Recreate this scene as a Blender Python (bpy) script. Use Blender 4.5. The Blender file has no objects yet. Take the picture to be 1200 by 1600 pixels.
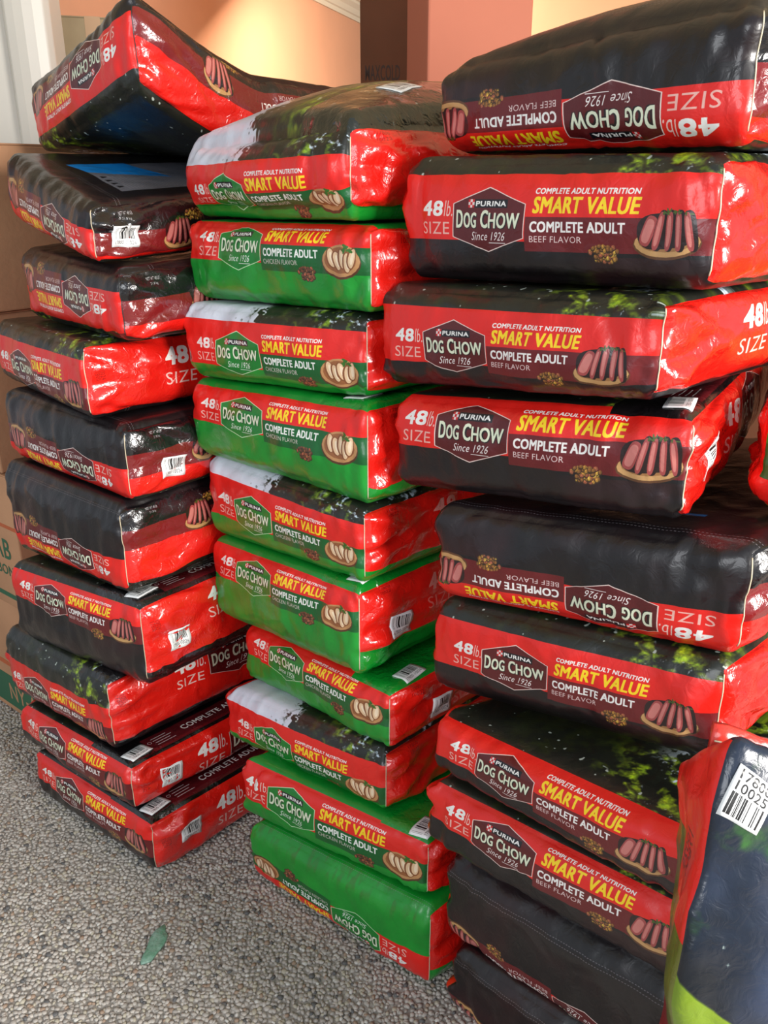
import bpy, math, random
import numpy as np

# ------------------------------------------------------------------ camera, light, exposure
S = bpy.context.scene
COL = S.collection
cam_d = bpy.data.cameras.new('camera'); cam = bpy.data.objects.new('camera', cam_d); COL.objects.link(cam)
S.camera = cam
cam.location = (0, 0, 1.5); cam.rotation_euler = (math.radians(90 - 21.5), 0, 0)
cam_d.sensor_fit = 'VERTICAL'; cam_d.sensor_height = 36.0; cam_d.lens = 36.0 * 1320 / 1600
cam_d.clip_start = 0.02

W = bpy.data.worlds.new('world'); S.world = W; W.use_nodes = True
W.node_tree.nodes['Background'].inputs[0].default_value = (0.80, 0.90, 1.0, 1)
W.node_tree.nodes['Background'].inputs[1].default_value = 0.42

def area(name, loc, target, sx, sy, power, color):
    d = bpy.data.lights.new(name, 'AREA'); d.shape = 'RECTANGLE'; d.size = sx; d.size_y = sy
    d.energy = power; d.color = color
    o = bpy.data.objects.new(name, d); COL.objects.link(o); o.location = loc
    v = [target[i] - loc[i] for i in range(3)]
    import mathutils
    o.rotation_euler = mathutils.Vector(v).to_track_quat('-Z', 'Y').to_euler()
area('doorway_daylight', (2.3, -1.0, 1.9), (-0.1, 1.6, 0.9), 1.0, 1.4, 160, (1.0, 0.96, 0.91))
area('front_left_fill', (-1.6, -1.6, 2.1), (0.1, 1.6, 0.7), 1.8, 1.6, 42, (0.93, 0.96, 1.0))  # soft fill for ambient light from the front left, not a window
area('room_lamp', (-0.05, 4.35, 2.47), (0.35, 4.8, 1.5), 0.6, 0.6, 55, (1.0, 0.82, 0.62))

S.view_settings.view_transform = 'Standard'; S.view_settings.look = 'None'
S.view_settings.gamma = 1; S.view_settings.use_curve_mapping = False
S.view_settings.exposure = 0.35

rng = np.random.RandomState(7)
random.seed(7)

# ------------------------------------------------------------------ helpers
def tag(o, label=None, cat=None, group=None, kind=None):
    if label: o['label'] = label
    if cat: o['category'] = cat
    if group: o['group'] = group
    if kind: o['kind'] = kind
    return o
def empty(name, loc):
    o = bpy.data.objects.new(name, None); COL.objects.link(o); o.location = loc
    o.empty_display_size = 0.05
    return o
def link_mesh(name, verts, faces, mats, parent=None, smooth=True, mat_idx=None, uvs=None):
    """verts in world coordinates; with a parent they are shifted to the parent's origin"""
    verts = np.asarray(verts, dtype=np.float64)
    if parent is not None: verts = verts - np.array(parent_origin(parent))
    me = bpy.data.meshes.new(name)
    me.from_pydata(verts.tolist(), [], [tuple(int(i) for i in f) for f in faces])
    for m in (mats if isinstance(mats, (list, tuple)) else [mats]): me.materials.append(m)
    if smooth: me.polygons.foreach_set('use_smooth', [True] * len(me.polygons))
    if mat_idx is not None: me.polygons.foreach_set('material_index', np.asarray(mat_idx, dtype=np.int32))
    if uvs is not None:
        l = me.uv_layers.new(name='UVMap'); l.data.foreach_set('uv', np.asarray(uvs, dtype=np.float32).ravel())
    me.update()
    o = bpy.data.objects.new(name, me); COL.objects.link(o)
    if parent is not None: o.parent = parent
    return o
def parent_origin(p):
    v = np.array(p.location)
    while p.parent: p = p.parent; v = v + np.array(p.location)
    return v
def box_vf(x0, x1, y0, y1, z0, z1):
    v = [(x0,y0,z0),(x1,y0,z0),(x1,y1,z0),(x0,y1,z0),(x0,y0,z1),(x1,y0,z1),(x1,y1,z1),(x0,y1,z1)]
    f = [(0,3,2,1),(4,5,6,7),(0,1,5,4),(1,2,6,5),(2,3,7,6),(3,0,4,7)]
    return v, f
def prism_vf(poly, z0, z1):
    n = len(poly)
    v = [(x,y,z0) for x,y in poly] + [(x,y,z1) for x,y in poly]
    f = [tuple(range(n))[::-1], tuple(range(n, 2*n))] + [(i,(i+1)%n,n+(i+1)%n,n+i) for i in range(n)]
    return v, f
def merge(parts):
    V, F = [], []
    for v, f in parts:
        b = len(V); V += list(v); F += [tuple(i+b for i in q) for q in f]
    return V, F
def bevel(o, w, seg=2):
    m = o.modifiers.new('bevel', 'BEVEL'); m.width = w; m.segments = seg; m.limit_method = 'ANGLE'

_lat = np.random.RandomState(3).rand(64, 64, 64).astype(np.float32)
def vnoise(p):
    """value noise in -1..1, p (N,3)"""
    p = np.asarray(p); i = np.floor(p).astype(np.int64); f = p - i; f = f*f*(3-2*f)
    i0 = i & 63; i1 = (i+1) & 63
    x0,y0,z0 = i0.T; x1,y1,z1 = i1.T; fx,fy,fz = f.T
    L = _lat
    c = ((L[x0,y0,z0]*(1-fx)+L[x1,y0,z0]*fx)*(1-fy)+(L[x0,y1,z0]*(1-fx)+L[x1,y1,z0]*fx)*fy)*(1-fz) + \
        ((L[x0,y0,z1]*(1-fx)+L[x1,y0,z1]*fx)*(1-fy)+(L[x0,y1,z1]*(1-fx)+L[x1,y1,z1]*fx)*fy)*fz
    return c*2-1
def noise2(X, Y, s, seed=0, oct=4):
    """image-space fractal noise 0..1 for arrays X, Y in metres, s features per metre"""
    full = X.shape; X = X[::2, ::2]; Y = Y[::2, ::2]
    sh = X.shape; r = np.zeros(X.size); a = 1; t = 0
    for k in range(oct):
        P = np.stack([X.ravel()*s*2**k+seed*7.3+k*5, Y.ravel()*s*2**k+seed*3.1, np.full(X.size, seed*1.7+k*.37)], 1)
        r += a*vnoise(P); t += a; a *= .55
    return np.repeat(np.repeat((r/t*.5+.5).reshape(sh), 2, 0), 2, 1)[:full[0], :full[1]]

# ------------------------------------------------------------------ print artwork, rasterised from vector shapes
_tc = {}
def text_tris(s, weight=0.0):
    k = (s, weight)
    if k in _tc: return _tc[k]
    c = bpy.data.curves.new('t', 'FONT'); c.body = s; c.size = 1.0; c.space_character = 1.06; c.offset = weight; c.resolution_u = 3
    o = bpy.data.objects.new('t', c); COL.objects.link(o)
    dg = bpy.context.evaluated_depsgraph_get(); dg.update()
    me = o.evaluated_get(dg).to_mesh(); me.calc_loop_triangles()
    v = np.array([q.co[:2] for q in me.vertices]); t = np.array([q.vertices[:] for q in me.loop_triangles])
    T = v[t]
    o.evaluated_get(dg).to_mesh_clear(); bpy.data.objects.remove(o); bpy.data.curves.remove(c)
    mn = v.min(0); mx = v.max(0)
    _tc[k] = (T, mn, mx); return _tc[k]

class Canvas:
    def __init__(s, x0, x1, y0, y1, ppm, col):
        s.x0, s.y0, s.ppm = x0, y0, ppm
        s.w = int(round((x1-x0)*ppm)); s.h = int(round((y1-y0)*ppm)); s.x1 = x0+s.w/ppm; s.y1 = y0+s.h/ppm
        s.a = np.zeros((s.h, s.w, 3), np.float32); s.a[:] = np.array(col)/255.
        s.X, s.Y = np.meshgrid(x0+(np.arange(s.w)+.5)/ppm, y0+(np.arange(s.h)+.5)/ppm)
    def blend(s, m, col, sl=None):
        col = np.asarray(col, dtype=np.float32)/255.
        if sl is None: sl = (slice(None), slice(None))
        s.a[sl] = s.a[sl]*(1-m[...,None]) + col*m[...,None]
    def rect(s, x0, x1, y0, y1, col):
        m = ((s.X>=x0)&(s.X<x1)&(s.Y>=y0)&(s.Y<y1)).astype(np.float32); s.blend(m, col)
    def tris(s, T, col, alpha=1.0):
        """T (n,3,2) in metres; 2x2 supersampled"""
        P = (T - np.array([s.x0, s.y0]))*s.ppm*2
        mn = np.floor(P.reshape(-1,2).min(0)).astype(int)-1; mx = np.ceil(P.reshape(-1,2).max(0)).astype(int)+2
        mn = (np.maximum(mn, 0)//2)*2; mx = np.minimum((mx//2+1)*2, [s.w*2, s.h*2])
        if (mx <= mn).any(): return
        M = np.zeros((mx[1]-mn[1], mx[0]-mn[0]), bool); P = P-mn
        for t in P:
            a = np.maximum(np.floor(t.min(0)).astype(int), 0); b = np.minimum(np.ceil(t.max(0)).astype(int)+1, [M.shape[1], M.shape[0]])
            if (b <= a).any(): continue
            xs = np.arange(a[0], b[0])+.5; ys = (np.arange(a[1], b[1])+.5)[:,None]
            e = [(t[(i+1)%3,0]-t[i,0])*(ys-t[i,1])-(t[(i+1)%3,1]-t[i,1])*(xs-t[i,0]) for i in range(3)]
            M[a[1]:b[1], a[0]:b[0]] |= ((e[0]>=0)&(e[1]>=0)&(e[2]>=0))|((e[0]<=0)&(e[1]<=0)&(e[2]<=0))
        m = M.reshape(M.shape[0]//2, 2, M.shape[1]//2, 2).mean((1,3)).astype(np.float32)*alpha
        s.blend(m, col, (slice(mn[1]//2, mx[1]//2), slice(mn[0]//2, mx[0]//2)))
    def poly(s, pts, col, alpha=1.0):
        p = np.array(pts, float); s.tris(np.array([[p[0], p[i], p[i+1]] for i in range(1, len(p)-1)]), col, alpha)
    def ell(s, x, y, rx, ry, col, rot=0, n=20, alpha=1.0):
        t = np.linspace(0, 2*math.pi, n, endpoint=False); c, q = math.cos(rot), math.sin(rot)
        s.poly(np.stack([x+rx*np.cos(t)*c-ry*np.sin(t)*q, y+rx*np.cos(t)*q+ry*np.sin(t)*c], 1), col, alpha)
    def sup(s, x, y, rx, ry, col, rot=0, n=24):
        t = np.linspace(0, 2*math.pi, n, endpoint=False); c, q = math.cos(rot), math.sin(rot)
        a = rx*np.sign(np.cos(t))*np.abs(np.cos(t))**.55; b = ry*np.sign(np.sin(t))*np.abs(np.sin(t))**.75
        s.poly(np.stack([x+a*c-b*q, y+a*q+b*c], 1), col)
    def text(s, body, x0, x1, y0, y1, col, weight=0.0, shear=0.0, alpha=1.0, rot=0):
        """text stretched into the box x0..x1, y0(top)..y1(bottom)"""
        T, mn, mx = text_tris(body, 0.0)
        q = (T-mn)/(mx-mn); bw = max(weight, 0)*(y1-y0)/(x1-x0)*1.15; bh = max(weight, 0)*.8
        if weight > .004: q = np.concatenate([q*np.array([1-2*bw, 1-2*bh])+np.array([bw+i*bw, bh+j*bh]) for i in (-1, 0, 1) for j in (-1, 0, 1)])
        P = np.empty_like(q)
        P[...,0] = x0+q[...,0]*(x1-x0)+shear*(y1-y0)*q[...,1]; P[...,1] = y1-q[...,1]*(y1-y0)
        if rot:
            cx, cy = (x0+x1)/2, (y0+y1)/2; dx = P[...,0]-cx; dy = P[...,1]-cy
            P = np.stack([cx+dx*math.cos(rot)-dy*math.sin(rot), cy+dx*math.sin(rot)+dy*math.cos(rot)], -1)
        s.tris(P, col, alpha)
    def image(s, name):
        im = bpy.data.images.new(name, s.w, s.h); b = np.ones((s.h, s.w, 4), np.float32); b[...,:3] = np.clip(s.a[::-1], 0, 1)
        im.pixels.foreach_set(b.ravel()); im.update(); im.pack(); return im

RED=(226,28,19); MAR=(104,20,24); BLK=(15,12,14); GRN=(8,140,42); DGR=(4,92,36); WHT=(240,238,232); YEL=(250,214,28); CREAM=(222,228,200)
def tree_fill(c, mask, seed, sky=False):
    rows = int(mask.any(1).sum()); X, Y, mask = c.X[:rows], c.Y[:rows], mask[:rows]
    n = noise2(X, Y, 22, seed, 5); n2 = noise2(X, Y, 60, seed+3, 4); big = noise2(X, Y, 6, seed+9, 3); n3 = noise2(X, Y, 130, seed+5, 3)
    base = np.stack([16+24*n, 17+27*n, 16+14*n], -1)
    fol = np.clip((X-.22)/.14, 0, 1)*np.clip(1.2-abs(X-.40)/.14, 0, 1)
    g = np.clip((n2*.6+big*.6-.56)*6, 0, 1)*np.clip(fol+.25*(X>.1), 0, 1)
    green = np.stack([70+150*n3, 110+130*n3, 15+50*n], -1)*(.45+.75*fol)[...,None]
    base = base*(1-g[...,None])+green*g[...,None]
    w = np.clip((n3*.5+n*.7-.66)*12, 0, 1)*np.clip((X-.34)/.08, 0, 1)
    base = base*(1-w[...,None])+np.array([205,222,238])*w[...,None]
    br = np.clip(1-abs(noise2(X, Y, 14, seed+20, 3)-.5)*26, 0, 1)*np.clip((X-.2)/.1, 0, 1)
    base = base*(1-.8*br[...,None])+np.array([28,24,18])*.8*br[...,None]
    fl = np.clip((noise2(X, Y, 75, seed+31, 2)-.80)*30, 0, 1)
    base = base*(1-fl[...,None])+np.array([170,180,170])*fl[...,None]
    if sky:
        e = .235+.09*(noise2(X, Y, 28, seed+40, 4)-.5)*2-.10*np.clip(-Y-.02, 0, .3)
        m = np.clip((e-X)*260, 0, 1)
        sk = 205+26*noise2(X, Y, 10, seed+50, 3)
        skc = np.stack([sk*.96, sk*.98, sk*1.04], -1)
        spots = np.clip((noise2(X, Y, 110, seed+60, 2)-.60)*20, 0, 1)*np.clip(1-abs(e-X)/.035, 0, 1)
        m = np.clip(m*(1-spots*(X<e))+spots*(X>=e), 0, 1)
        base = base*(1-m[...,None])+skc*m[...,None]
    mm = mask.astype(np.float32)[...,None]
    c.a[:rows] = c.a[:rows]*(1-mm)+np.clip(base, 0, 255)/255*mm
def kibble(c, x, y, w, h, beef, seed, n=62):
    r = random.Random(seed)
    for i in range(n):
        rr_ = r.random()**.6; th_ = r.uniform(0, 6.28); px = x+math.cos(th_)*rr_*w*.62; py = y-.1*h+math.sin(th_)*rr_*h*.55
        col = r.choice([(190,150,62), (166,120,50), (128,84,40), (150,84,56)]) if beef else r.choice([(150,100,62), (122,76,46), (100,60,38), (160,84,58)])
        ro = r.random()*3; c.ell(px, py+.0006, .0038, .0030, [v*.40 for v in col], ro, 7); c.ell(px, py-.0003, .0031, .0024, col, ro, 7); c.ell(px-.0006, py-.0010, .0014, .0010, [min(255, v*1.3) for v in col], ro, 6)
def steak(c, x, y, w, h, beef, seed=1):
    """wooden board with sliced meat, centre x, y"""
    if beef:
        c.ell(x, y+.22*h, .52*w, .34*h, (96,60,34), -.05); c.ell(x, y+.19*h, .50*w, .31*h, (196,150,96), -.05)
        c.ell(x, y+.15*h, .44*w, .24*h, (160,112,66), -.05)
        c.sup(x-.02*w, y-.06*h, .44*w, .38*h, (40,22,20), -.10)
        for i in range(5):
            px = x-.28*w+i*.155*w; k = (.44 if i else .36)*h; rt = 1.5+.42-.13*i
            c.sup(px+.026*w, y-.06*h, k, .082*w, (34,16,15), rt); c.sup(px, y-.05*h, k*.94, .052*w if i else .10*w, (164,72,70), rt); c.sup(px-.006*w, y-.05*h, k*.74, .028*w if i else .07*w, (204,122,114), rt)
        for i in range(14):
            r = random.Random(i+seed); c.ell(x+r.uniform(-.1, .38)*w, y-.46*h+r.uniform(-.04, .05)*h, .0028, .0010, (70,92,30), r.random()*3, 8)
    else:
        c.ell(x, y+.10*h, .52*w, .48*h, (88,50,28)); c.ell(x, y+.06*h, .50*w, .45*h, (190,138,88)); c.ell(x, y+.04*h, .43*w, .37*h, (150,92,52))
        for i, (dx, dy, rt) in enumerate([(-.26,-.02,1.3), (-.10,.06,1.15), (.04,.0,1.25), (.18,.10,1.5), (.30,-.02,1.7)]):
            c.ell(x+dx*w, y+dy*h, .30*h, .115*w, (128,74,40), rt); c.ell(x+dx*w+.001, y+dy*h, .27*h, .085*w, (226,190,150), rt); c.ell(x+dx*w+.002, y+dy*h, .18*h, .04*w, (242,218,186), rt)
        for i in range(10):
            r = random.Random(i); c.ell(x+.16*w+r.uniform(-.10, .12)*w, y-.30*h+r.uniform(-.08, .1)*h, .0040, .0020, (46+20*r.random(), 104, 30), r.random()*3, 8)
def logo(c, x0, x1, y0, y1, beef):
    w, h = x1-x0, y1-y0; cx = (x0+x1)/2
    def hexa(g): return [(cx, y0+g*.9), (x1-g, y0+.25*h+g*.4), (x1-g, y0+.77*h-g*.4), (cx, y1-g*.9), (x0+g, y0+.77*h-g*.4), (x0+g, y0+.25*h+g*.4)]
    c.poly(hexa(0), (236,214,204) if beef else (208,232,190)); c.poly(hexa(.0016), (88,16,20) if beef else (10,122,40))
    c.rect(cx-.24*w, cx+.27*w, y0+.185*h, y0+.315*h, (16,14,22))
    c.rect(cx-.27*w, cx-.20*w+.012*w, y0+.185*h, y0+.315*h, (230,210,205))
    for i in range(3):
        for j in range(3):
            if (i+j) % 2 == 0: c.rect(cx-.27*w+i*.0273*w, cx-.27*w+(i+1)*.0273*w, y0+(.185+j*.0433)*h, y0+(.185+(j+1)*.0433)*h, (200,24,30))
    c.text('PURINA', cx-.165*w, cx+.25*w, y0+.210*h, y0+.292*h, WHT, .05)
    sh = (20,12,12) if beef else (4,60,22)
    runs = [('D', -.445, -.345, .345), ('OG', -.335, -.145, .385), ('C', -.09, .015, .345), ('HOW', .022, .435, .385)]
    for dx, col, wt in ((.0009, sh, .07), (0, CREAM, .028)):
        for b, a0, a1, t in runs: c.text(b, cx+a0*w+dx, cx+a1*w+dx, y0+t*h+dx, y0+.625*h+dx, col, wt)
    c.text('Since 1926', cx-.23*w, cx+.24*w, y0+.68*h, y0+.815*h, WHT, 0.0, .35)
    c.rect(cx+.02*w, cx+.26*w, y0+.845*h, y0+.855*h, WHT)
def front_art(name, beef, top, panel=False):
    c = Canvas(0, .5, -.34, .44, 2400, BLK if beef else GRN)
    X, Y = c.X, c.Y
    if beef:
        n = noise2(X, Y, 16, 2, 4); m = (Y > .08)
        c.a[m] = (np.stack([13+12*n, 10+7*n, 12+8*n], -1)/255)[m]
        rs = np.clip((noise2(X, Y, 9, 12, 3)-.5)*4, 0, 1)*(Y > .1)*(Y < .3)*.35; c.blend(rs.astype(np.float32), (78,22,26))
    else:
        n = noise2(X*1., Y, 14, 6, 4); m = (Y > .06)
        c.a[m] = (np.stack([6+18*n, 118+48*n, 34+16*n], -1)/255)[m]
        gr = np.clip((noise2(X*3, Y*.8, 26, 8, 4)-.50)*5, 0, 1)*np.clip((Y-.125)/.03, 0, 1)*np.clip((.22-Y)/.03, 0, 1)*.4
        c.blend(gr.astype(np.float32), (98,86,34))
    if top == 'tree': tree_fill(c, Y < 0, 3)
    elif top == 'sky': tree_fill(c, Y < 0, 5, True)
    elif beef: c.rect(0, .5, -.34, 0, (34,24,27))
    else: c.rect(0, .5, -.34, 0, (6,132,40))
    c.rect(0, .5, 0, .052, RED); c.rect(0, .245, 0, .083, RED)
    c.rect(.244, .5, .052, .095, MAR if beef else DGR)
    c.text('48', .048, .092, .033, .053, WHT, .045, .12); c.text('lb.', .095, .111, .033, .053, (240,200,190), -.01, .12)
    c.text('SIZE', .048, .106, .060, .076, (238,180,168), -.012)
    kibble(c, .362, .098, .034, .020, beef, 5)
    steak(c, .443, .070, .082, .056, beef)
    logo(c, .113, .243, .016, .098, beef)
    c.text('COMPLETE ADULT NUTRITION', .256, .405, .0175, .0245, WHT, .045, .15)
    c.text('SMART VALUE', .254, .406, .0275, .0480, YEL, .038, .12)
    c.text('COMPLETE ADULT', .252, .391, .0575, .0710, WHT, .04)
    c.text('BEEF FLAVOR' if beef else 'CHICKEN FLAVOR', .252, .330 if beef else .342, .0755, .0835, (225,205,200), .0)
    # back panel: stitch rows, grey table, blue stripe
    for yy in (.196, .203):
        d = ((X*1000 % 5) < 3)*(abs(Y-yy) < .0007); c.blend(d.astype(np.float32)*.6, (150,146,150))
    if beef and panel:
        c.rect(.07, .34, .235, .44, (104,106,116)); c.poly([(.17,.40), (.350,.36), (.350,.222), (.255,.236)], (10,130,215))
        for i in range(22):
            yy = .262+i*.0075
            d = (abs(Y-yy) < .0011)*(X > .085)*(X < .085+.14+.04*math.sin(i*2.3))*((X*1000+i*3) % 7 < 5); c.blend(d.astype(np.float32)*.5, (165,165,175))
        for i in range(4): c.poly([(.10+i*.03,.243), (.118+i*.03,.243), (.112+i*.03,.256), (.106+i*.03,.256)], (24,22,26))
    elif beef:
        c.rect(.12, .27, .266, .275, (20,80,130)); c.poly([(.31,.262), (.345,.256), (.345,.270), (.32,.276)], (70,22,34)); c.rect(.345, .40, .262, .264, (120,118,120)); c.rect(.345, .385, .268, .270, (120,118,120))
    return c.image(name)
def barcode(c, x0, x1, y0, y1, seed=1, vertical=False):
    r = random.Random(seed); p = x0 if not vertical else y0; end = x1 if not vertical else y1
    while p < end:
        w = r.choice([.0006, .0009, .0014]);
        if r.random() < .55:
            if vertical: c.rect(x0, x1, p, min(p+w, end), (22,22,24))
            else: c.rect(p, min(p+w, end), y0, y1, (22,22,24))
        p += w
def end_art(name, kind):
    c = Canvas(0, .70, -.16, .24, 1900, RED); X, Y = c.X, c.Y
    fade = noise2(X, Y, 8, 4, 3)
    c.a *= (.94+.1*fade)[..., None]
    if kind == 'red_beef':
        c.rect(0, .7, -.16, 0, BLK); c.rect(.075, .7, -.075, -.012, (84,18,24))
        c.text('48', .165, .222, .028, .062, WHT, .05, .10); c.text('lb.', .226, .248, .028, .062, (245,215,208), 0, .1)
        c.text('SIZE', .168, .240, .076, .100, (242,200,190), -.012)
        logo(c, .258, .43, .006, .122, True)
        c.text('COMPLETE ADULT', .17, .36, -.058, -.038, WHT, .02)
        for i in range(4): c.rect(.095, .135+.008*(i % 2), -.062+i*.010, -.060+i*.010, (200,190,190))
        c.ell(.085, -.05, .005, .005, (220,215,215)); c.ell(.085, -.05, .004, .004, (84,18,24))
        c.text('17800', .012, .034, .055, .064, (120,14,16), 0, 0, .8, 1.4); c.text('10024', .022, .044, .055, .064, (120,14,16), 0, 0, .8, 1.4)
        c.rect(0, .7, .165, .24, BLK)
    elif kind == 'bands_beef':
        c.rect(0, .7, -.16, .060, BLK); c.rect(0, .7, .060, .108, (118,26,28))
        n = noise2(X, Y, 12, 7, 3); c.blend(((Y < .06)*n*.25).astype(np.float32), (60,50,54))
        c.text('NET WT 48 LB', .055, .085, .020, .027, (205,205,205), 0); c.text('21.8 kg', .062, .080, .031, .037, (205,205,205), 0)
        kibble(c, .222, .040, .034, .020, True, 9); steak(c, .182, .072, .070, .066, True)
        c.text('COMPLETE ADULT', .29, .43, .080, .097, WHT, .02, rot=math.pi); c.rect(0, .7, .185, .24, (20,28,22))
        c.text('BEEF FLAVOR', .34, .42, .064, .073, (215,200,200), 0, rot=math.pi)
    elif kind == 'red_chicken':
        c.rect(0, .7, -.16, 0, GRN); c.rect(0, .7, .135, .24, GRN)
        c.text('17800', .052, .078, .012, .019, (140,16,14), 0); c.text('10022', .052, .078, .023, .030, (140,16,14), 0)
        c.text('48', .165, .222, .028, .062, (235,150,140), .05, .10); c.text('SIZE', .168, .240, .076, .100, (236,120,110), -.012)
        n = noise2(X, Y, 14, 17, 3); c.blend(((Y < 0)*n*.2).astype(np.float32), (30,60,25))
    elif kind == 'tree_chicken':
        tree_fill(c, Y < 0, 8); c.rect(0, .7, .135, .24, GRN)
        c.text('17800', .052, .078, .012, .019, (140,16,14), 0); c.text('10022', .052, .078, .023, .030, (140,16,14), 0)
    return c.image(name)
def sticker_art(name, l1, l2):
    c = Canvas(0, .062, 0, .048, 4000, (236,237,236))
    if l2: c.text(l1, .006, .056, .002, .011, (18,18,20), .02); c.text(l2, .006, .056, .0125, .0215, (18,18,20), .02); barcode(c, .005, .057, .023, .044, 3)
    else: barcode(c, .006, .056, .005, .030, 2); c.text(l1, .008, .054, .034, .042, (40,40,44), .0)
    return c.image(name)
def foreground_art():
    c = Canvas(0, .56, 0, 1.05, 1500, (30,44,40)); X, Y = c.X, c.Y
    n = noise2(X, Y, 6, 3, 5); n2 = noise2(X, Y, 22, 5, 5); g = np.clip((n2*.7+n*.5-.62)*6, 0, 1)
    k_ = np.clip((n-.5)*2.2+.5, 0, 1); base = np.stack([6+60*k_, 14+64*k_, 24+84*k_], -1); gc = np.stack([30+40*n2, 80+70*n2, 18+20*n2], -1)
    base = base*(1-.85*g[..., None])+gc*.85*g[..., None]
    fl = np.clip((noise2(X, Y, 60, 9, 2)-.80)*30, 0, 1); base = base*(1-fl[..., None])+np.array([190,205,190])*fl[..., None]
    c.a[:] = base/255
    lime = np.clip((Y-(.188+.8*X+.02*noise2(X, Y, 8, 4, 3)))*300, 0, 1)
    lc = np.stack([92+66*n, 118+60*n, 18+20*n], -1)/255; c.a = c.a*(1-lime[..., None])+lc*lime[..., None]
    c.a = c.a.astype(np.float32)
    c.rect(0, .56, .66, .80, (210,34,28)); c.rect(0, .56, .80, .99, GRN); logo(c, .14, .42, .62, .86, False)
    return c.image('standing_bag_panel')
def gusset_art():
    c = Canvas(0, .20, 0, 1.05, 1200, RED); X, Y = c.X, c.Y
    c.text('17800', .040, .090, .105, .122, (60,14,16), .02, 0, .9, 1.45); c.text('10025', .060, .110, .105, .122, (60,14,16), .02, 0, .9, 1.45)
    c.rect(0, .20, .175, .30, (104,108,30)); c.rect(.10, .20, .10, .30, (40,92,26)); c.rect(0, .20, .30, 1.05, (150,20,26))
    return c.image('standing_bag_gusset')

# ------------------------------------------------------------------ materials
def nt(m): m.use_nodes = True; return m.node_tree.nodes, m.node_tree.links
def pmat(name, color=(.5,.5,.5), rough=.5, spec=.5, metal=0, noise=0, scale=20, bump=0, bscale=60, coat=0, color2=None, transm=0):
    m = bpy.data.materials.new(name); N, L = nt(m); b = N['Principled BSDF']
    b.inputs['Base Color'].default_value = (*color, 1); b.inputs['Roughness'].default_value = rough
    b.inputs['Specular IOR Level'].default_value = spec; b.inputs['Metallic'].default_value = metal; b.inputs['Coat Weight'].default_value = coat
    b.inputs['Transmission Weight'].default_value = transm
    tc = N.new('ShaderNodeTexCoord')
    if noise or color2:
        n = N.new('ShaderNodeTexNoise'); n.inputs['Scale'].default_value = scale; n.inputs['Detail'].default_value = 5; L.new(tc.outputs['Object'], n.inputs['Vector'])
        r = N.new('ShaderNodeValToRGB'); c2 = color2 or tuple(c*(1-noise) for c in color)
        r.color_ramp.elements[0].position = .35; r.color_ramp.elements[1].position = .65
        r.color_ramp.elements[0].color = (*c2, 1); r.color_ramp.elements[1].color = (*color, 1)
        L.new(n.outputs['Fac'], r.inputs['Fac']); L.new(r.outputs['Color'], b.inputs['Base Color'])
    if bump:
        n = N.new('ShaderNodeTexNoise'); n.inputs['Scale'].default_value = bscale; n.inputs['Detail'].default_value = 4; L.new(tc.outputs['Object'], n.inputs['Vector'])
        q = N.new('ShaderNodeBump'); q.inputs['Strength'].default_value = bump; q.inputs['Distance'].default_value = .004
        L.new(n.outputs['Fac'], q.inputs['Height']); L.new(q.outputs['Normal'], b.inputs['Normal'])
    return m
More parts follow.
